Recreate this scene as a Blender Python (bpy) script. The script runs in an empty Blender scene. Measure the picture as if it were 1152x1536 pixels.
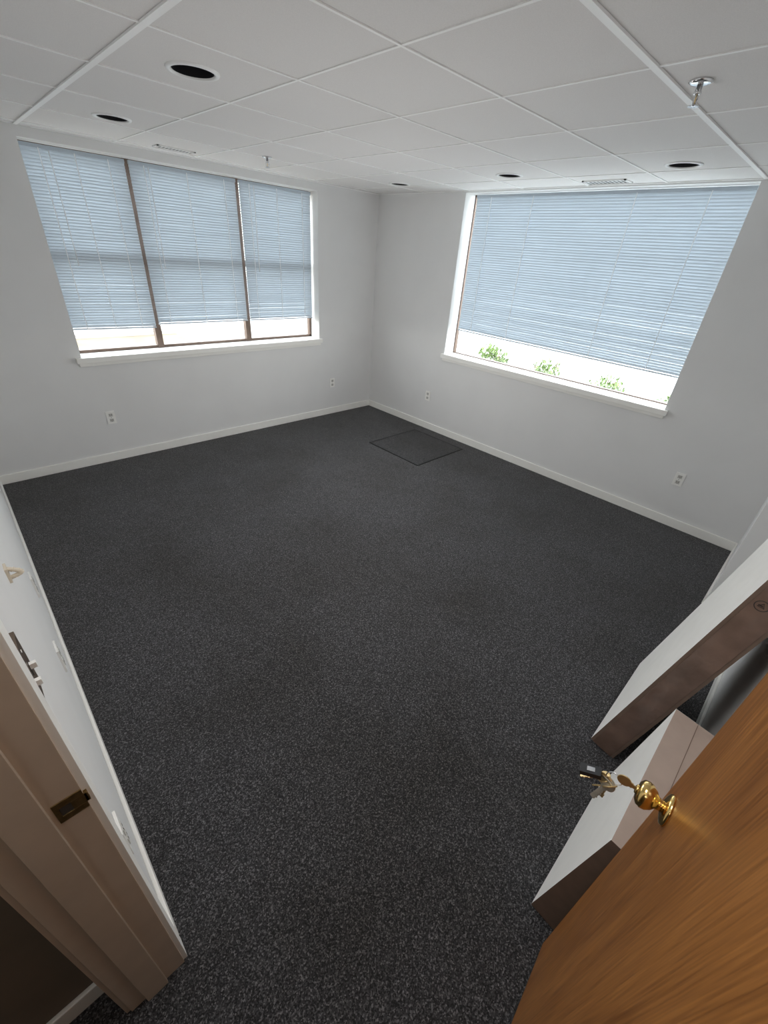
import bpy, bmesh, math, random
from mathutils import Matrix, Vector
random.seed(7)
scene=bpy.context.scene
col=bpy.context.collection
LX=4.368; LY=4.698; H=2.57; REC=-4.93; HINGE_Y=-4.87; STRIKE_Y=-4.01; XW=-LX; XO=-LX-0.15

# ---------------- materials ----------------
def mat(name,color=(.8,.8,.8),rough=.6,metal=0.0,noise=None,bump=None,emit=None,spec=.5):
    m=bpy.data.materials.new(name);m.use_nodes=True
    nt=m.node_tree;b=nt.nodes["Principled BSDF"]
    b.inputs["Base Color"].default_value=(*color,1);b.inputs["Roughness"].default_value=rough
    b.inputs["Metallic"].default_value=metal
    b.inputs["Specular IOR Level"].default_value=spec
    tc=nt.nodes.new("ShaderNodeTexCoord")
    if noise:
        sc,amt=noise
        n=nt.nodes.new("ShaderNodeTexNoise");n.inputs["Scale"].default_value=sc;n.inputs["Detail"].default_value=4
        nt.links.new(tc.outputs["Object"],n.inputs["Vector"])
        r=nt.nodes.new("ShaderNodeValToRGB")
        r.color_ramp.elements[0].position=.3;r.color_ramp.elements[1].position=.7
        r.color_ramp.elements[0].color=(*[c*(1-amt) for c in color],1)
        r.color_ramp.elements[1].color=(*[min(1,c*(1+amt)) for c in color],1)
        nt.links.new(n.outputs["Fac"],r.inputs["Fac"]);nt.links.new(r.outputs["Color"],b.inputs["Base Color"])
    if bump:
        sc,st,d=bump
        n=nt.nodes.new("ShaderNodeTexNoise");n.inputs["Scale"].default_value=sc;n.inputs["Detail"].default_value=3
        nt.links.new(tc.outputs["Object"],n.inputs["Vector"])
        bp=nt.nodes.new("ShaderNodeBump");bp.inputs["Strength"].default_value=st;bp.inputs["Distance"].default_value=d
        nt.links.new(n.outputs["Fac"],bp.inputs["Height"]);nt.links.new(bp.outputs["Normal"],b.inputs["Normal"])
    if emit:
        b.inputs["Emission Color"].default_value=(*emit[0],1);b.inputs["Emission Strength"].default_value=emit[1]
    return m

M_wall=mat("wall_paint",(.81,.81,.805),.7,noise=(3,.015),bump=(180,.12,.002))
M_trim=mat("trim_paint",(.95,.94,.90),.4,noise=(5,.01))
M_tile=mat("ceiling_tile",(.79,.775,.765),.9,noise=(260,.04),bump=(300,.2,.002))
M_tbar=mat("ceiling_grid_paint",(.96,.96,.95),.45,noise=(8,.01))
M_tbar2=mat("ceiling_grid_thin",(.95,.95,.94),.5,noise=(8,.01))
M_edge_shade=mat("tile_edge_shadow",(.28,.27,.26),.9,noise=(20,.05))  # dark colour painted as the shadow along tile edges
M_black=mat("can_baffle_black",(.012,.012,.014),.35,noise=(20,.1))
M_white=mat("white_enamel",(.88,.88,.87),.35,noise=(10,.02))
M_bronze=mat("window_frame_bronze",(.15,.10,.075),.45,noise=(20,.15))
M_jamb=mat("door_frame_paint",(.54,.44,.345),.45,noise=(12,.05),bump=(60,.05,.002))
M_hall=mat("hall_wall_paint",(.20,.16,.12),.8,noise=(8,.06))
M_brass=mat("polished_brass",(.83,.58,.22),.16,metal=1.0,noise=(60,.05))
M_keybrass=mat("key_brass",(.72,.55,.28),.32,metal=.85,noise=(60,.08))
M_antique=mat("antique_brass",(.28,.19,.08),.35,metal=1.0,noise=(90,.3))
M_steel=mat("key_steel",(.66,.62,.54),.3,metal=.85,noise=(90,.1))
M_dark=mat("dark_plastic",(.02,.02,.022),.35,noise=(40,.1))
M_seam=mat("hatch_edge_trim",(.006,.006,.007),.6,noise=(40,.1))
M_chrome=mat("chrome",(.75,.75,.76),.18,metal=1.0,noise=(40,.05))
M_plate=mat("outlet_plastic",(.95,.94,.91),.35,noise=(30,.02))
M_recept=mat("receptacle_plastic",(.60,.59,.56),.4,noise=(30,.02))
M_swplate=mat("switch_plate_metal",(.16,.12,.09),.35,metal=.6,noise=(30,.1))
M_slot=mat("outlet_slot",(.05,.045,.04),.5,noise=(30,.1))
M_ivory=mat("hook_ivory",(.70,.62,.50),.4,noise=(30,.04))
M_boxw=mat("white_cardboard",(.88,.87,.84),.65,noise=(14,.02),bump=(90,.06,.002))
M_boxb=mat("brown_cardboard",(.20,.135,.10),.6,noise=(18,.10),bump=(70,.08,.002))
M_boxp=mat("pale_kraft_cardboard",(.48,.37,.31),.6,noise=(18,.05))
M_ink=mat("printed_ink",(.04,.028,.024),.6,noise=(40,.1))
M_tape=mat("packing_tape",(.20,.13,.10),.13,noise=(9,.25),bump=(14,.5,.012))
M_leaf=mat("shrub_leaf",(.14,.21,.055),.6,noise=(12,.4))
M_stem=mat("shrub_stem",(.2,.14,.07),.8,noise=(30,.2))
M_pave=mat("concrete_pavement",(.42,.42,.41),.85,noise=(1.5,.06))
M_dirt=mat("tan_gravel",(.155,.120,.078),.9,noise=(2.2,.25))
M_road=mat("street_concrete",(.30,.29,.27),.9,noise=(1.2,.1))
M_fill_lens=mat("fill_panel_lens",(.9,.9,.9),.5,emit=((1,.97,.92),.8),noise=(20,.01))  # glowing face of the added ceiling fill panels

def slat_mat():
    m=bpy.data.materials.new("blind_slat_vinyl");m.use_nodes=True;nt=m.node_tree;nt.nodes.clear()
    o=nt.nodes.new("ShaderNodeOutputMaterial");mx=nt.nodes.new("ShaderNodeMixShader");mx.inputs[0].default_value=.065
    d=nt.nodes.new("ShaderNodeBsdfDiffuse");t=nt.nodes.new("ShaderNodeBsdfTranslucent")
    tc=nt.nodes.new("ShaderNodeTexCoord");n=nt.nodes.new("ShaderNodeTexNoise");n.inputs["Scale"].default_value=3
    r=nt.nodes.new("ShaderNodeValToRGB")
    r.color_ramp.elements[0].color=(.49,.55,.605,1);r.color_ramp.elements[1].color=(.54,.60,.655,1)
    nt.links.new(tc.outputs["Object"],n.inputs["Vector"]);nt.links.new(n.outputs["Fac"],r.inputs["Fac"])
    nt.links.new(r.outputs["Color"],d.inputs["Color"]);nt.links.new(r.outputs["Color"],t.inputs["Color"])
    nt.links.new(d.outputs[0],mx.inputs[1]);nt.links.new(t.outputs[0],mx.inputs[2]);nt.links.new(mx.outputs[0],o.inputs[0])
    return m
M_slat=slat_mat()
M_cord=mat("blind_cord",(.95,.96,.97),.6,noise=(30,.02))
M_rail=mat("blind_rail",(.50,.57,.64),.4,noise=(30,.02))

def glass_mat():
    m=bpy.data.materials.new("window_glass");m.use_nodes=True;nt=m.node_tree;nt.nodes.clear()
    o=nt.nodes.new("ShaderNodeOutputMaterial");mx=nt.nodes.new("ShaderNodeMixShader");mx.inputs[0].default_value=.05
    t=nt.nodes.new("ShaderNodeBsdfTransparent");g=nt.nodes.new("ShaderNodeBsdfGlossy");g.inputs["Roughness"].default_value=.03
    t.inputs[0].default_value=(.95,.97,.97,1)
    nt.links.new(t.outputs[0],mx.inputs[1]);nt.links.new(g.outputs[0],mx.inputs[2]);nt.links.new(mx.outputs[0],o.inputs[0])
    return m
M_glass=glass_mat()

def carpet_mat(name,k=1.0):
    m=bpy.data.materials.new(name);m.use_nodes=True;nt=m.node_tree;b=nt.nodes["Principled BSDF"]
    b.inputs["Roughness"].default_value=1.0;b.inputs["Specular IOR Level"].default_value=.08
    b.inputs["Sheen Weight"].default_value=.16;b.inputs["Sheen Roughness"].default_value=.6
    tc=nt.nodes.new("ShaderNodeTexCoord")
    v=nt.nodes.new("ShaderNodeTexVoronoi");v.inputs["Scale"].default_value=260
    n=nt.nodes.new("ShaderNodeTexNoise");n.inputs["Scale"].default_value=110;n.inputs["Detail"].default_value=3
    big=nt.nodes.new("ShaderNodeTexNoise");big.inputs["Scale"].default_value=1.3;big.inputs["Detail"].default_value=7;big.inputs["Roughness"].default_value=.6
    for x in (v,n,big): nt.links.new(tc.outputs["Object"],x.inputs["Vector"])
    bw=nt.nodes.new("ShaderNodeSeparateColor");nt.links.new(v.outputs["Color"],bw.inputs[0])
    mx=nt.nodes.new("ShaderNodeMath");mx.operation='MULTIPLY';nt.links.new(bw.outputs[0],mx.inputs[0]);nt.links.new(n.outputs["Fac"],mx.inputs[1])
    r=nt.nodes.new("ShaderNodeValToRGB")
    e=r.color_ramp.elements;e[0].position=.08;e[0].color=(.017*k,.017*k,.018*k,1);e[1].position=.60;e[1].color=(.20*k,.196*k,.204*k,1)
    e2=e.new(.34);e2.color=(.056*k,.0555*k,.059*k,1)
    nt.links.new(mx.outputs[0],r.inputs["Fac"])
    r2=nt.nodes.new("ShaderNodeValToRGB");r2.color_ramp.elements[0].position=.33;r2.color_ramp.elements[0].color=(.76,.73,.69,1);r2.color_ramp.elements[1].position=.60;r2.color_ramp.elements[1].color=(1.1,1.09,1.1,1)
    nt.links.new(big.outputs["Fac"],r2.inputs["Fac"])
    mm=nt.nodes.new("ShaderNodeMix");mm.data_type='RGBA';mm.blend_type='MULTIPLY';mm.inputs[0].default_value=1
    nt.links.new(r.outputs["Color"],mm.inputs[6]);nt.links.new(r2.outputs["Color"],mm.inputs[7]);nt.links.new(mm.outputs[2],b.inputs["Base Color"])
    bp=nt.nodes.new("ShaderNodeBump");bp.inputs["Strength"].default_value=.5;bp.inputs["Distance"].default_value=.003
    nt.links.new(mx.outputs[0],bp.inputs["Height"]);nt.links.new(bp.outputs["Normal"],b.inputs["Normal"])
    return m
M_carpet=carpet_mat("charcoal_carpet",1.0)
M_carpet2=carpet_mat("hatch_carpet",.72)

def wood_mat():
    m=bpy.data.materials.new("oak_veneer");m.use_nodes=True;nt=m.node_tree;b=nt.nodes["Principled BSDF"]
    b.inputs["Roughness"].default_value=.30
    tc=nt.nodes.new("ShaderNodeTexCoord")
    mp=nt.nodes.new("ShaderNodeMapping");mp.inputs["Scale"].default_value=(9,9,.55);nt.links.new(tc.outputs["Object"],mp.inputs[0])
    n=nt.nodes.new("ShaderNodeTexNoise");n.inputs["Scale"].default_value=1;n.inputs["Detail"].default_value=2;n.inputs["Distortion"].default_value=.6
    nt.links.new(mp.outputs[0],n.inputs["Vector"])
    s=nt.nodes.new("ShaderNodeMath");s.operation='MULTIPLY';s.inputs[1].default_value=14;nt.links.new(n.outputs["Fac"],s.inputs[0])
    f=nt.nodes.new("ShaderNodeMath");f.operation='SINE';nt.links.new(s.outputs[0],f.inputs[0])
    mp2=nt.nodes.new("ShaderNodeMapping");mp2.inputs["Scale"].default_value=(200,200,6);nt.links.new(tc.outputs["Object"],mp2.inputs[0])
    n2=nt.nodes.new("ShaderNodeTexNoise");n2.inputs["Scale"].default_value=1;n2.inputs["Detail"].default_value=3;nt.links.new(mp2.outputs[0],n2.inputs["Vector"])
    a=nt.nodes.new("ShaderNodeMath");a.operation='MULTIPLY_ADD';a.inputs[1].default_value=.08;a.inputs[2].default_value=.0
    nt.links.new(f.outputs[0],a.inputs[0])
    a2=nt.nodes.new("ShaderNodeMath");a2.operation='ADD';nt.links.new(a.outputs[0],a2.inputs[0]);nt.links.new(n2.outputs["Fac"],a2.inputs[1])
    r=nt.nodes.new("ShaderNodeValToRGB");e=r.color_ramp.elements
    e[0].position=.22;e[0].color=(.19,.066,.014,1);e[1].position=.74;e[1].color=(.46,.19,.046,1)
    nt.links.new(a2.outputs[0],r.inputs["Fac"]);nt.links.new(r.outputs["Color"],b.inputs["Base Color"])
    bp=nt.nodes.new("ShaderNodeBump");bp.inputs["Strength"].default_value=.12;bp.inputs["Distance"].default_value=.001
    nt.links.new(n2.outputs["Fac"],bp.inputs["Height"]);nt.links.new(bp.outputs["Normal"],b.inputs["Normal"])
    return m
M_wood=wood_mat()
M_woodedge=mat("door_edge_wood",(.30,.14,.05),.5,noise=(60,.2))

# ---------------- mesh helpers ----------------
class B:
    def __init__(s): s.bm=bmesh.new();s.mats=[]
    def mi(s,m):
        if m not in s.mats: s.mats.append(m)
        return s.mats.index(m)
    def faces_from(s,vs,fs,m,M=None,smooth=False):
        i=s.mi(m);V=[s.bm.verts.new((M@Vector(v)) if M else v) for v in vs]
        for f in fs:
            try:
                F=s.bm.faces.new([V[k] for k in f]);F.material_index=i;F.smooth=smooth
            except ValueError: pass
        return s
    def box(s,x0,x1,y0,y1,z0,z1,m,M=None):
        x0,x1=sorted((x0,x1));y0,y1=sorted((y0,y1));z0,z1=sorted((z0,z1))
        vs=[(x0,y0,z0),(x1,y0,z0),(x1,y1,z0),(x0,y1,z0),(x0,y0,z1),(x1,y0,z1),(x1,y1,z1),(x0,y1,z1)]
        fs=[(0,3,2,1),(4,5,6,7),(0,1,5,4),(1,2,6,5),(2,3,7,6),(3,0,4,7)]
        return s.faces_from(vs,fs,m,M)
    def lathe(s,prof,m,M=None,n=32,cap0=True,cap1=True,smooth=True):
        vs=[];fs=[]
        for r,z in prof:
            for k in range(n):
                a=2*math.pi*k/n;vs.append((r*math.cos(a),r*math.sin(a),z))
        for j in range(len(prof)-1):
            for k in range(n):
                k2=(k+1)%n;fs.append((j*n+k,j*n+k2,(j+1)*n+k2,(j+1)*n+k))
        if cap0: fs.append(tuple(range(n))[::-1])
        if cap1: fs.append(tuple((len(prof)-1)*n+k for k in range(n)))
        return s.faces_from(vs,fs,m,M,smooth)
    def tube(s,pts,r,m,n=8,closed=False,M=None):
        pts=[Vector(p) for p in pts];vs=[];fs=[];N=len(pts)
        for i,p in enumerate(pts):
            if closed: t=pts[(i+1)%N]-pts[i-1]
            else: t=pts[min(i+1,N-1)]-pts[max(i-1,0)]
            t.normalize();a=Vector((0,0,1)) if abs(t.z)<.9 else Vector((1,0,0))
            u=t.cross(a).normalized();w=t.cross(u)
            for k in range(n):
                an=2*math.pi*k/n;vs.append(tuple(p+u*r*math.cos(an)+w*r*math.sin(an)))
        for i in range(N if closed else N-1):
            j=(i+1)%N
            for k in range(n):
                k2=(k+1)%n;fs.append((i*n+k,i*n+k2,j*n+k2,j*n+k))
        if not closed: fs.append(tuple(range(n)));fs.append(tuple((N-1)*n+k for k in range(n)))
        return s.faces_from(vs,fs,m,M,True)
    def obj(s,name,bevel=0,loc=None,parent=None,recalc=True,M=None):
        if recalc: bmesh.ops.recalc_face_normals(s.bm,faces=s.bm.faces[:])
        me=bpy.data.meshes.new(name);s.bm.to_mesh(me);s.bm.free()
        for m in s.mats: me.materials.append(m)
        o=bpy.data.objects.new(name,me);col.objects.link(o)
        if loc: o.location=loc
        if M: o.matrix_world=M
        if parent: o.parent=parent
        if bevel:
            b=o.modifiers.new("bevel","BEVEL");b.width=bevel;b.segments=2;b.limit_method='ANGLE';b.angle_limit=math.radians(40)
            b.harden_normals=False
        return o
def empty(name,loc=(0,0,0),rotz=0):
    e=bpy.data.objects.new(name,None);e.location=loc;e.rotation_euler=(0,0,rotz);e.empty_display_size=.1;col.objects.link(e);return e

WT=.22 # window wall thickness
L0,L1,LZ0,LZ1=-3.49,-0.905,1.00,2.50
R0,R1,RZ0,RZ1=-3.775,-1.305,.985,2.555

# ---------------- room shell ----------------
b=B();b.box(-6.2,WT,-5.8,WT,-.12,0,M_carpet);b.obj("floor")

b=B()
b.box(XO,L0,0,WT,0,H,M_wall).box(L1,WT,0,WT,0,H,M_wall).box(L0,L1,0,WT,0,LZ0,M_wall).box(L0,L1,0,WT,LZ1,H,M_wall)
b.obj("wall_back")
b=B()
b.box(0,WT,R1,0,0,H,M_wall).box(0,WT,-LY-.2,R0,0,H,M_wall).box(0,WT,R0,R1,0,RZ0,M_wall).box(0,WT,R0,R1,RZ1,H,M_wall)
b.obj("wall_right")
b=B()
b.box(XO,XW,STRIKE_Y+.02,0,0,H,M_wall).box(XO,XW,HINGE_Y-.02,STRIKE_Y+.02,2.07,H,M_wall).box(XO,XW,-5.15,HINGE_Y-.02,0,H,M_wall)
b.obj("wall_left")
b=B()
b.box(-1.0,0,-LY-.2,-LY,0,H,M_wall).box(-1.12,-1.0,REC-.2,-LY,0,H,M_wall).box(XW,-1.0,REC-.2,REC,0,H,M_wall)
b.obj("wall_front")
b=B()
b.box(-6.2,XO,-3.90,-3.78,0,H,M_hall);b.obj("wall_hall_side")
b=B();b.box(-6.2,-6.08,-5.8,-3.9,0,H,M_hall).box(-6.2,XO,-5.8,-5.68,0,H,M_hall).box(XO-.0,XO+.12,-5.8,-5.15,0,H,M_hall);b.obj("wall_hall_end")

def bb(name,segs,h=.085,t=.014,m=M_trim):
    b=B()
    for (x0,x1,y0,y1) in segs: b.box(x0,x1,y0,y1,0,h,m)
    return b.obj(name,bevel=.004)
bb("baseboard_back",[(XW,0,-.014,0)])
bb("baseboard_right",[(-.014,0,-LY,-.014)])
bb("baseboard_left",[(XW,XW+.014,-3.94,-.014)])
bb("baseboard_front",[(-1.0,-.014,-LY,-LY+.014),(-1.134,-1.12,REC,-LY),(XW,-1.134,REC,REC+.014)])
bb("baseboard_hall",[(-6.08,XO-.016,-3.914,-3.90)])

# ---------------- ceiling ----------------
b=B();b.box(-6.2,WT,-5.8,WT,H,H+.03,M_tile)
ceil=b.obj("ceiling")
cans=[(-3.18,-2.265),(-3.125,-.94),(-.56,-.90),(-.635,-2.21),(-.615,-3.46)]
cut=B()
for x,y in cans: cut.lathe([(.086,H-.05),(.086,H+.08)],M_black,M=Matrix.Translation((x,y,0)),n=40)
co=cut.obj("cutter")
md=ceil.modifiers.new("holes","BOOLEAN");md.operation='DIFFERENCE';md.object=co;md.solver='EXACT'
bpy.context.view_layer.update()
dg=bpy.context.evaluated_depsgraph_get()
nm=bpy.data.meshes.new_from_object(ceil.evaluated_get(dg))
ceil.modifiers.clear();ceil.data=nm
bpy.data.objects.remove(co)

X0=-2.261;Y0=-3.194;T=.6096
b=B()
xs=[X0+i*T for i in range(-3,4)];ys=[Y0+j*T for j in range(-2,6)]
zb=H-.004
for i,x in zip(range(-3,4),xs):
    w=.013 if i==-2 else .006
    b.box(x-w,x+w,-4.90,0,zb-(.003 if i==-2 else 0),H,M_tbar if i==-2 else M_tbar2)
    b.box(x+w,x+w+.005,-4.90,0,H-.0012,H,M_edge_shade)  # painted shadow strip on one side of the bar
for j,y in zip(range(-2,6),ys):
    w=.013 if j==-1 else .006
    b.box(XW,0,y-w,y+w,zb-.0005-(.003 if j==-1 else 0),H,M_tbar if j==-1 else M_tbar2)
    b.box(XW,0,y+w,y+w+.005,H-.0012,H,M_edge_shade)
b.box(XW,0,-.022,0,H-.006,H,M_tbar).box(-.022,0,-LY,0,H-.006,H,M_tbar).box(XW,XW+.022,-4.9,0,H-.006,H,M_tbar)
b.obj("trim_ceiling_grid")

for x,y in cans:
    b=B()
    b.lathe([(.086,.10),(.083,.02),(.084,-.001)],M_black,n=40,cap0=True,cap1=False)
    b.lathe([(.086,.002),(.087,-.004),(.092,-.008),(.105,-.006),(.109,-.0005),(.109,.0)],M_white,n=40,cap0=False,cap1=False)
    b.lathe([(.05,.099),(.045,.06),(.02,.045)],M_dark,n=24,cap0=False)
    b.obj("recessed_ceiling_light",loc=(x,y,H))

def fill_panel(x0,x1,y0,y1,power,name):  # ceiling panel with area light, added as fill rather than a known fixture
    e=empty(name,((x0+x1)/2,(y0+y1)/2,H))
    w=(x1-x0)/2;d=(y1-y0)/2
    b=B();b.box(-w,w,-d,-d+.025,-.012,0,M_white).box(-w,w,d-.025,d,-.012,0,M_white).box(-w,-w+.025,-d,d,-.012,0,M_white).box(w-.025,w,-d,d,-.012,0,M_white)
    b.obj("frame",parent=e)
    b=B();b.box(-w+.025,w-.025,-d+.025,d-.025,-.005,-.001,M_fill_lens);b.obj("lens",parent=e)
    l=bpy.data.lights.new(name+"_lamp","AREA");l.shape='RECTANGLE';l.size=2*w-.06;l.size_y=2*d-.06;l.energy=power;l.color=(1,.985,.96)
    o=bpy.data.objects.new("fill_lamp",l);o.location=(0,0,-.02);o.parent=e;col.objects.link(o)
fill_panel(-4.08,-3.49,-4.40,-3.82,7,"added_ceiling_fill")  # added above the doorway, out of view, to brighten the room
fill_panel(-5.6,-5.0,-5.0,-4.4,3,"added_ceiling_fill")  # added in the hall, out of view, for fill from behind

for x,y in [(-2.05,-3.89),(-1.97,-.79)]:
    b=B()
    b.lathe([(.038,0),(.040,-.004),(.030,-.009),(.018,-.011)],M_chrome,n=32)
    b.lathe([(.010,-.008),(.010,-.028),(.013,-.03),(.013,-.036),(.008,-.038)],M_chrome,n=16)
    for sx in (-1,1): b.tube([(sx*.010,0,-.034),(sx*.014,0,-.045),(sx*.011,0,-.060),(sx*.003,0,-.066)],.0026,M_chrome)
    b.lathe([(.002,-.036),(.0025,-.05),(.002,-.062)],M_brass,n=10)
    b.lathe([(.004,-.064),(.016,-.067),(.016,-.069),(.003,-.069)],M_chrome,n=20)
    for k in range(10):
        a=k*math.pi/5;b.box(.010,.019,-.0018,.0018,-.0695,-.0675,M_chrome,M=Matrix.Rotation(a,4,'Z'))
    b.obj("fire_sprinkler",loc=(x,y,H))

def vent(x,y,lx,ly,name="air_vent"):
    b=B();w=lx/2;d=ly/2
    b.box(-w,w,-d,-d+.014,-.008,0,M_white).box(-w,w,d-.014,d,-.008,0,M_white).box(-w,-w+.014,-d,d,-.008,0,M_white).box(w-.014,w,-d,d,-.008,0,M_white)
    b.box(-w+.01,w-.01,-d+.01,d-.01,-.0035,-.0005,M_dark)
    n=10
    if lx>ly:
        for k in range(n):
            xx=-w+.03+(lx-.06)*k/(n-1);b.box(xx-.005,xx+.005,-d+.012,d-.012,-.005,-.003,M_white)
    else:
        for k in range(n):
            yy=-d+.03+(ly-.06)*k/(n-1);b.box(-w+.012,w-.012,yy-.005,yy+.005,-.005,-.003,M_white)
    b.obj(name,loc=(x,y,H))
vent(-2.50,-.275,.30,.11)
vent(-.16,-2.80,.15,.34)

# ---------------- windows ----------------
def frame_box(b,axis,a0,a1,z0,z1,c0,c1,m):
    if axis=='x': b.box(a0,a1,c0,c1,z0,z1,m)
    else: b.box(c0,c1,a0,a1,z0,z1,m)
def window(name,axis,a0,a1,z0,z1,divs,rail,fw):
    e=empty(name,(0,0,0))
    b=B();c0,c1=.165,.215
    frame_box(b,axis,a0,a1,z0,z0+fw,c0,c1,M_bronze);frame_box(b,axis,a0,a1,z1-fw,z1,c0,c1,M_bronze)
    frame_box(b,axis,a0,a0+fw,z0,z1,c0,c1,M_bronze);frame_box(b,axis,a1-fw,a1,z0,z1,c0,c1,M_bronze)
    for d in divs: frame_box(b,axis,d-.030,d+.030,z0,z1,c0-.01,c1,M_bronze)
    if rail: frame_box(b,axis,a0,a1,rail-.03,rail+.03,c0+.005,c1-.005,M_bronze)
    b.obj("frame",bevel=.003,parent=e)
    b=B();frame_box(b,axis,a0+.01,a1-.01,z0+.01,z1-.01,.189,.192,M_glass);b.obj("glass",parent=e)
    return e
window("window_1",'x',L0,L1,LZ0,LZ1,[-2.75,-1.775],1.78,.030)
window("window_2",'y',R0,R1,RZ0,RZ1,[],None,.014)
b=B();b.box(L0-.045,L1+.03,-.035,.0,LZ0-.045,LZ0+.002,M_trim).box(L0,L1,-.001,.165,LZ0-.001,LZ0+.004,M_trim);b.box(L0-.03,L1+.015,-.014,0,LZ0-.075,LZ0-.045,M_trim);b.obj("trim_1",bevel=.004)
b=B();b.box(-.035,0,R0-.03,R1+.03,RZ0-.045,RZ0+.002,M_trim).box(-.001,.165,R0,R1,RZ0-.001,RZ0+.004,M_trim);b.box(-.014,0,R0-.015,R1+.015,RZ0-.075,RZ0-.045,M_trim);b.obj("trim_2",bevel=.004)

def blind(axis,a0,a1,ztop,zbot,c,cords,wand=None,sag=0.0,tl=65):
    """venetian blind; slats nearly closed, room-side edge up"""
    e=empty("venetian_blind",(0,0,0))
    w=.0254;pitch=.0214;n=int((ztop-.03-zbot-.012)/pitch)
    b=B();i=b.mi(M_slat)
    for s in range(n+1):
        tilt=math.radians(tl+random.uniform(-2.2,2.2))
        prof=[]
        for k in range(5):
            u=(k/4-.5)*w;bow=.0022*(1-(2*k/4-1)**2)
            cc=-u*math.cos(tilt)+bow*math.sin(tilt);zz=u*math.sin(tilt)+bow*math.cos(tilt)
            prof.append((cc,zz))
        z=ztop-.035-s*pitch;j=random.uniform(-.0005,.0005)
        sg=sag*(s/n)**2
        vs=[]
        for (cc,zz) in prof:
            for a,dz in ((a0,sg),(a1,-sg)):
                vs.append((a,c+cc,z+zz+j+dz) if axis=='x' else (c+cc,a,z+zz+j+dz))
        fs=[(2*k,2*k+1,2*k+3,2*k+2) for k in range(4)]
        b.faces_from(vs,fs,M_slat,smooth=True)
    b.obj("slats",parent=e,recalc=False)
    b=B()
    frame_box(b,axis,a0,a1,ztop-.026,ztop,c-.014,c+.014,M_rail)
    zr=ztop-.035-(n+1)*pitch
    if sag:
        p=[(a0,sag),(a1,-sag)]
        vs=[]
        for a,dz in p:
            for cc in (-.012,.012):
                for zz in (-.006,.006): vs.append((a,c+cc,zr+zz+dz) if axis=='x' else (c+cc,a,zr+zz+dz))
        b.faces_from(vs,[(0,1,3,2),(4,6,7,5),(0,2,6,4),(1,5,7,3),(0,4,5,1),(2,3,7,6)],M_rail)
    else: frame_box(b,axis,a0,a1,zr-.006,zr+.006,c-.012,c+.012,M_rail)
    b.obj("rails",bevel=.002,parent=e)
    b=B()
    for a in cords:
        frame_box(b,axis,a-.0026,a+.0026,zr,ztop-.02,c-.0155,c-.0135,M_cord)
        frame_box(b,axis,a-.001,a+.001,zr,ztop-.02,c+.0135,c+.015,M_cord)
    if wand is not None:
        wl=ztop-.03
        p0=(wand,c-.03,wl) if axis=='x' else (c-.03,wand,wl)
        p1=(wand,c-.03,wl-.75) if axis=='x' else (c-.03,wand,wl-.75)
        b.tube([p0,p1],.003,M_cord,n=6)
    b.obj("cords",parent=e)
blind('x',-3.478,-2.775,2.488,1.212,.115,[-3.36,-3.13,-2.90],-3.30,sag=.006,tl=64)
blind('x',-2.745,-1.800,2.488,1.232,.115,[-2.63,-2.27,-1.92],-2.60,tl=64)
blind('x',-1.765,-.925,2.488,1.247,.115,[-1.66,-1.35,-1.04],-1.62,tl=64)
blind('y',-3.750,-1.365,2.548,1.262,.125,[-1.55,-2.02,-2.95,-3.48],None,sag=-.012,tl=63)

# ---------------- electrical ----------------
def wall_matrix(side,a,z):
    if side=='back': return Matrix.Translation((a,0,z))@Matrix.Rotation(math.pi,4,'Z')
    if side=='right': return Matrix.Translation((0,a,z))@Matrix.Rotation(math.pi/2,4,'Z')
    if side=='left': return Matrix.Translation((XW,a,z))@Matrix.Rotation(-math.pi/2,4,'Z')
def outlet(side,a,z):
    b=B();b.box(-.038,.038,0,.007,-.060,.060,M_plate)
    for s in (-1,1):
        b.box(-.017,.017,.007,.0095,s*.026-.015,s*.026+.015,M_recept)
        for dx in (-.007,.007): b.box(dx-.002,dx+.002,.0095,.010,s*.026-.003,s*.026+.008,M_slot)
        b.box(-.003,.003,.0095,.010,s*.026-.011,s*.026-.006,M_slot)
    b.lathe([(.003,0),(.003,.001)],M_slot,M=Matrix.Translation((0,.0072,0))@Matrix.Rotation(-math.pi/2,4,'X'),n=10)
    return b.obj("electrical_outlet",bevel=.0015,M=wall_matrix(side,a,z))
outlet('back',-3.39,.435);outlet('back',-.70,.425);outlet('right',-1.13,.43);outlet('right',-4.10,.445)
outlet('left',-2.34,.44);outlet('left',-2.95,.47)
outlet('left',-3.83,.555)
b=B();b.box(-.062,.062,0,.009,-.062,.062,M_swplate)
for dx in (-.023,.023):
    b.box(dx-.006,dx+.006,.009,.010,-.014,.014,M_slot);b.box(dx-.004,dx+.004,.009,.020,.0,.012,M_plate)
    for s in (-1,1): b.lathe([(.003,0),(.003,.001)],M_plate,M=Matrix.Translation((dx,.0092,s*.045))@Matrix.Rotation(-math.pi/2,4,'X'),n=10)
b.obj("light_switch",bevel=.0015,M=wall_matrix('left',-3.905,1.295))
b=B();b.box(-.018,.018,0,.006,-.022,.022,M_ivory)
pts=[(0,.004+.026*math.sin(t*math.pi/14),.014-.030*t/14-.006*math.sin(t*math.pi/14)) for t in range(15)]
b.tube(pts,.006,M_ivory,n=10)
for t in range(2,13,2):
    p=pts[t];b.lathe([(.0055,-.0012),(.0078,0),(.0055,.0012)],M_ivory,M=Matrix.Translation(p)@Matrix.Rotation(-(t/14-.5)*2.2,4,'X'),n=12)
b.obj("coat_hook",bevel=.001,M=wall_matrix('left',-3.34,1.165))

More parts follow.
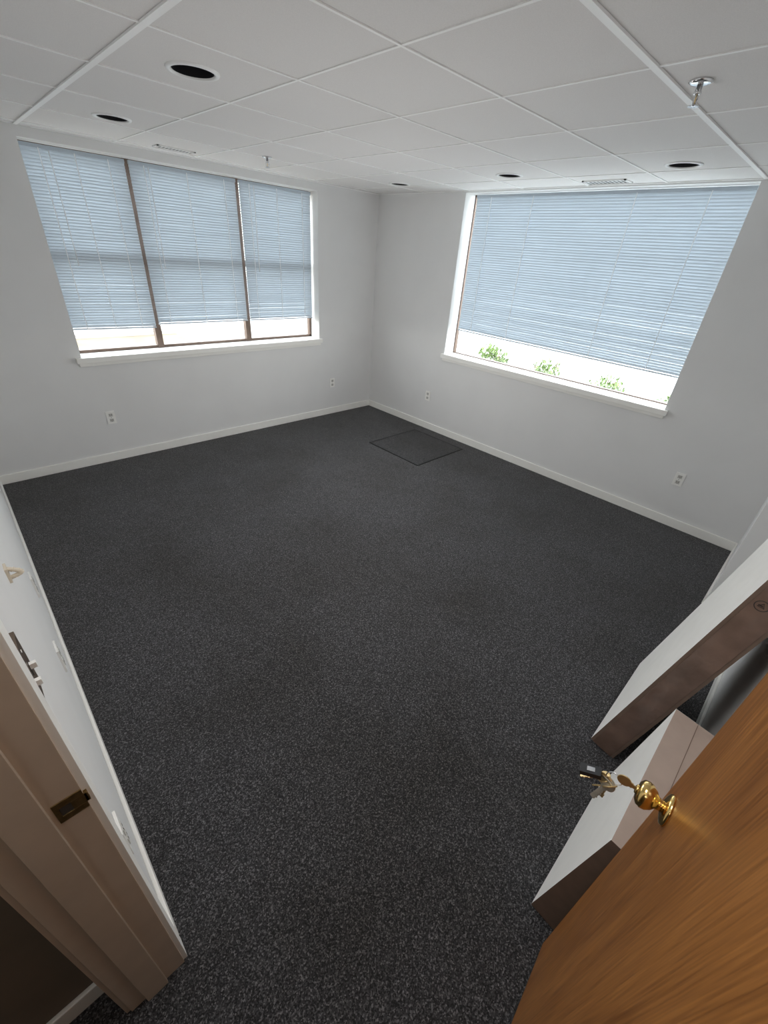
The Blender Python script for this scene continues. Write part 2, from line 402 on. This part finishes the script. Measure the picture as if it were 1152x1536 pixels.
# ---------------- floor hatch ----------------
b=B();hx0,hx1,hy0,hy1=-.975,-.19,-1.905,-1.135
b.box(hx0,hx1,hy0,hy1,0,.0045,M_carpet2)
for (x0,x1,y0,y1) in [(hx0-.016,hx0,hy0-.016,hy1+.016),(hx1,hx1+.016,hy0-.016,hy1+.016),(hx0,hx1,hy0-.016,hy0),(hx0,hx1,hy1,hy1+.016)]:
    b.box(x0,x1,y0,y1,0,.0055,M_seam)
b.obj("floor_access_hatch")

# ---------------- door frame ----------------
b=B()
b.box(XO-.002,XW+.002,STRIKE_Y,STRIKE_Y+.02,0,2.05,M_jamb).box(XO-.002,XW+.002,HINGE_Y-.02,HINGE_Y,0,2.05,M_jamb).box(XO-.002,XW+.002,HINGE_Y-.02,STRIKE_Y+.02,2.05,2.07,M_jamb)
b.box(XW-.11,XW-.052,STRIKE_Y-.012,STRIKE_Y,0,2.05,M_jamb).box(XW-.11,XW-.052,HINGE_Y,HINGE_Y+.012,0,2.05,M_jamb).box(XW-.11,XW-.052,HINGE_Y,STRIKE_Y,2.038,2.05,M_jamb)
for (xa,xb) in ((XW,XW+.014),(XO-.014,XO)):
    mm_=M_jamb if xa<XW-.05 else M_trim
    b.box(xa,xb,STRIKE_Y+.006,STRIKE_Y+.062,0,2.11,mm_)
    b.box(xa,xb,HINGE_Y-.055,HINGE_Y-.006,0,2.11,mm_)
    b.box(xa,xb,HINGE_Y-.055,STRIKE_Y+.062,2.056,2.112,mm_)
sy=STRIKE_Y;sz=1.055;sx=XW-.028
b.box(sx-.017,sx+.030,sy-.002,sy,sz+.013,sz+.030,M_antique).box(sx-.017,sx+.030,sy-.002,sy,sz-.030,sz-.013,M_antique)
b.box(sx-.017,sx-.009,sy-.002,sy,sz-.013,sz+.013,M_antique).box(sx+.009,sx+.034,sy-.002,sy,sz-.013,sz+.013,M_antique)
b.box(sx-.009,sx+.009,sy-.0008,sy,sz-.013,sz+.013,M_slot)
b.box(sx+.030,sx+.036,sy-.002,sy+.006,sz-.013,sz+.013,M_antique)
b.obj("trim_door_frame",bevel=.0025)

# ---------------- door ----------------
ang=math.atan2(.08,.865)
door=empty("door_1",(-4.335,-4.860,0),ang)
DW=.868;DT=.042
b=B();b.box(0,DW,-DT,0,.012,2.03,M_wood);leaf=b.obj("leaf",bevel=.002,parent=door)
b=B();b.box(DW-.0005,DW+.0015,-DT+.002,-.002,.012,2.03,M_woodedge);b.obj("edge_band",parent=door)
kz=1.068;kx=DW-.072
def knob(sign,par):
    b=B();R=Matrix.Translation((kx,0 if sign>0 else -DT,kz))@Matrix.Rotation(-math.pi/2*sign,4,'X')
    b.lathe([(.0325,0),(.033,.003),(.030,.007),(.022,.010),(.0135,.012)],M_brass,M=R,n=36)
    b.lathe([(.0125,.008),(.0115,.016),(.013,.022),(.020,.027),(.0265,.036),(.0280,.044),(.0255,.052),(.018,.057),(.010,.0585),(.009,.056)],M_brass,M=R,n=36)
    b.lathe([(.0095,.050),(.0095,.060),(.008,.0612)],M_brass,M=R,n=20)
    return b.obj("knob_outer" if sign>0 else "knob_inner",parent=par)
knob(1,door);knob(-1,door)
b=B();b.box(DW+.001,DW+.003,-DT/2-.012,-DT/2+.012,kz-.029,kz+.029,M_brass).box(DW+.002,DW+.012,-DT/2-.007,-DT/2+.007,kz-.010,kz+.010,M_brass);b.obj("latch",bevel=.001,parent=door)
b=B()
for z in (.2,1.02,1.83):
    b.lathe([(.006,z-.045),(.006,z+.045)],M_antique,M=Matrix.Translation((-.008,-DT-.004,0)),n=12)
    b.box(-.006,.001,-DT,-.004,z-.044,z+.044,M_antique)
b.obj("hinges",parent=door)

def key(b,M,m,L=.052):
    # flat bow with shoulder, blade and cut teeth
    b.lathe([(.0118,-.0011),(.0125,0),(.0118,.0011)],m,M=M@Matrix.Diagonal((1,1.08,1,1)),n=20,smooth=False)
    b.box(.009,.0145,-.0062,.0062,-.0011,.0011,m,M=M)
    b.box(.012,.012+L*.58,-.0042,.0042,-.001,.001,m,M=M)
    for k in range(5):
        x=.014+L*.12+k*L*.085;b.box(x,x+L*.05,.0035,.0050+.001*(k%2),-.001,.001,m,M=M)
keys=empty("key_ring",(0,0,0),0)
DM=Matrix.Translation((-4.335,-4.860,0))@Matrix.Rotation(ang,4,'Z')
kt=Vector((kx,.061,kz))
b=B()
Mk=DM@Matrix.Translation(kt+Vector((0,.022,0)))@Matrix.Rotation(-math.pi/2,4,'Z')@Matrix.Rotation(math.pi/2,4,'X')@Matrix.Scale(1.1,4)
key(b,Mk,M_keybrass,.03)
b.obj("key_inserted",parent=keys)
b=B()
rc=kt+Vector((0,.037,-.013));rr=.0155
b.tube([tuple(DM@(rc+Vector((0,rr*math.cos(t*math.pi/12),rr*math.sin(t*math.pi/12))))) for t in range(24)],.0012,M_chrome,n=6,closed=True)
b.obj("ring",parent=keys)
b=B()
# keys fan out below the ring: local X of key = pointing direction
def aim(p,d,twist,s):
    d=Vector(d).normalized();q=d.to_track_quat('X','Z').to_matrix().to_4x4()
    return DM@Matrix.Translation(p)@q@Matrix.Rotation(twist,4,'X')@Matrix.Scale(s,4)
for k,(d,tw,mt) in enumerate([((.25,.55,-1),.3,M_keybrass),((-.45,.35,-1),-.2,M_steel),((.5,.15,-1),.6,M_steel),((-.15,-.15,-1),1.1,M_keybrass),((-.2,.95,-.8),.15,M_keybrass)]):
    p=rc+Vector((.003*(k-2),.008+.004*(k-2),-rr-.008))
    key(b,aim(p,d,tw,1.15),mt,.055)
b.obj("hanging_keys",parent=keys)
b=B();Mf=aim(rc+Vector((.0,.034,-.020)),(-.25,1,-.35),.2,1.0)
b.box(-.012,.030,-.013,.013,-.005,.005,M_dark,M=Mf);b.box(.0,.016,-.006,.006,.005,.0056,M_chrome,M=Mf);b.obj("fob",bevel=.003,parent=keys)

# ---------------- cardboard boxes ----------------
def leaning_box(x0,x1,yf,lean,h,th,face,side,top,tape=True,logo=False):
    sh=th*math.sin(math.atan(lean))
    M=Matrix.Translation((0,yf,sh+.001))@Matrix.Rotation(math.atan(lean),4,'X')
    b=B()
    b.faces_from([(x0,0,0),(x1,0,0),(x1,0,h),(x0,0,h)],[(0,1,2,3)],face,M)
    b.faces_from([(x0,-th,0),(x1,-th,0),(x1,-th,h),(x0,-th,h)],[(3,2,1,0)],side,M)
    b.faces_from([(x0,0,0),(x0,-th,0),(x0,-th,h),(x0,0,h)],[(0,1,2,3)],side,M)
    b.faces_from([(x1,0,0),(x1,-th,0),(x1,-th,h),(x1,0,h)],[(3,2,1,0)],face,M)
    b.faces_from([(x0,0,h),(x0,-th,h),(x1,-th,h),(x1,0,h)],[(3,2,1,0)],top,M)
    b.faces_from([(x0,0,0),(x0,-th,0),(x1,-th,0),(x1,0,0)],[(0,1,2,3)],side,M)
    bmesh.ops.remove_doubles(b.bm,verts=b.bm.verts[:],dist=1e-5)
    if tape:
        b.box(x0-.0022,x0,-th*.5-.0012,-th*.5+.0012,.01,h-.01,M_ink,M=M)
        b.box(x0-.0030,x0-.0005,-th*.5-.045,-th*.5+.045,.0,h,M_tape,M=M)
    b.box(x0+.004,x1-.004,-th*.5-.001,-th*.5+.001,h,h+.0015,M_boxb,M=M)
    if logo:
        zc=h*.82;yc=-th*.36
        ML=M@Matrix.Translation((x0-.0036,yc,zc))@Matrix.Rotation(-math.pi/2,4,'Y')
        N=28;vs=[];fs=[]
        for k in range(N):
            a=2*math.pi*k/N
            for r in (.018,.021): vs.append((r*math.cos(a),r*math.sin(a),0))
        for k in range(N):
            k2=(k+1)%N;fs.append((2*k,2*k+1,2*k2+1,2*k2))
        b.faces_from(vs,fs,M_ink,ML)
        pts=[(.011*math.cos(a),.011*math.sin(a),0) for a in (0,2.09,4.19)]
        b.tube(pts,.0015,M_ink,n=6,closed=True,M=ML)
        b.box(-.002,.002,-.004,.010,0,.0005,M_ink,M=ML)
    return b.obj("cardboard_box",bevel=.0025,recalc=False)
leaning_box(-2.63,-1.95,-4.58,.175,1.31,.115,M_boxw,M_boxb,M_boxp,logo=True)
leaning_box(-3.41,-2.82,-4.70,.10,.645,.145,M_boxw,M_boxb,M_boxp,tape=False)

# ---------------- outside ----------------
b=B();b.box(.22,40,-30,30,-.3,-.25,M_pave);b.obj("pavement_ground")
b=B();b.box(-40,.2,.3,8.2,-.3,-.25,M_dirt);b.obj("gravel_lot_ground")
b=B();b.box(-40,.2,8.2,40,-.3,-.245,M_road);b.box(-40,.2,8.05,8.2,-.25,-.16,M_road);b.obj("street_ground")
def shrub(x,y,zt,r):
    b=B();base=-.25
    for k in range(9):
        a=random.uniform(0,6.28);q=random.uniform(.2,.8)*r
        b.tube([(0,0,base),(q*.4*math.cos(a),q*.4*math.sin(a),(zt+base)*.5),(q*math.cos(a),q*math.sin(a),zt-random.uniform(.05,.25))],.006,M_stem,n=5)
    for k in range(1100):
        a=random.uniform(0,6.28);u=random.uniform(-1,1);rr=r*random.uniform(.35,1)
        hh=(zt-r*1.0)
        c=Vector((rr*math.sqrt(1-u*u)*math.cos(a),rr*math.sqrt(1-u*u)*math.sin(a),hh+rr*u*1.0))
        M=Matrix.Translation(c)@Matrix.Rotation(random.uniform(0,6.28),4,'Z')@Matrix.Rotation(random.uniform(-1.2,1.2),4,'X')
        s=random.uniform(.02,.045)
        b.faces_from([(0,-s,0),(s*.35,-.2*s,.004),(0,s,0),(-s*.35,-.2*s,.004)],[(0,1,2,3)],M_leaf,M)
    b.obj("garden_shrub",loc=(x,y,0),recalc=False)
for y,zt,r in [(-1.23,1.01,.26),(-2.05,.97,.27),(-2.86,.94,.27),(-3.60,.89,.24)]: shrub(1.2,y,zt,r)

# ---------------- light ----------------
w=bpy.data.worlds.new("sky_world");scene.world=w;w.use_nodes=True
nt=w.node_tree;bg=nt.nodes["Background"]
tc=nt.nodes.new("ShaderNodeTexCoord");sp=nt.nodes.new("ShaderNodeSeparateXYZ");r=nt.nodes.new("ShaderNodeValToRGB")
r.color_ramp.elements[0].position=0.0;r.color_ramp.elements[0].color=(1.0,.98,.95,1);r.color_ramp.elements[1].position=.8;r.color_ramp.elements[1].color=(.88,.93,1,1)
nt.links.new(tc.outputs["Generated"],sp.inputs[0]);nt.links.new(sp.outputs["Z"],r.inputs["Fac"]);nt.links.new(r.outputs["Color"],bg.inputs["Color"])
bg.inputs["Strength"].default_value=7.5
for nm_,loc,rot,sx,sy in [("window_portal",((L0+L1)/2,.24,(LZ0+LZ1)/2),(-math.pi/2,0,0),L1-L0,LZ1-LZ0),("window_portal",(.24,(R0+R1)/2,(RZ0+RZ1)/2),(math.pi/2,0,math.pi/2),R1-R0,RZ1-RZ0)]:
    l=bpy.data.lights.new(nm_,"AREA");l.shape='RECTANGLE';l.size=sx;l.size_y=sy
    l.cycles.is_portal=True
    o=bpy.data.objects.new(nm_,l);o.location=loc;o.rotation_euler=rot;col.objects.link(o)
for x,y,p in ((-1.60,-1.75,13),(-2.75,-2.95,12)):
    l=bpy.data.lights.new("added_fill_point","POINT");l.energy=p;l.color=(1,.985,.965);l.shadow_soft_size=0  # bare point light added in mid-air to lift walls and ceiling, no fixture
    o=bpy.data.objects.new("added_fill_point",l);o.location=(x,y,1.15);col.objects.link(o)

# ---------------- camera ----------------
yaw,pitch,roll=.7704,.5479,.0792
F0=Vector((math.cos(yaw),math.sin(yaw),0));Rr=Vector((math.sin(yaw),-math.cos(yaw),0));U0=Vector((0,0,1))
F=F0*math.cos(pitch)-U0*math.sin(pitch);U=U0*math.cos(pitch)+F0*math.sin(pitch)
Rv=Rr*math.cos(roll)+U*math.sin(roll);Uv=U*math.cos(roll)-Rr*math.sin(roll)
cd=bpy.data.cameras.new("camera");cd.sensor_fit='VERTICAL';cd.sensor_height=36;cd.lens=632.8128/1536*36;cd.clip_start=.02
cam=bpy.data.objects.new("camera",cd);col.objects.link(cam)
cam.matrix_world=Matrix(((Rv.x,Uv.x,-F.x,-4.2745),(Rv.y,Uv.y,-F.y,-4.6486),(Rv.z,Uv.z,-F.z,1.9694),(0,0,0,1)))
scene.camera=cam
scene.view_settings.view_transform='Standard'
scene.view_settings.exposure=0.33
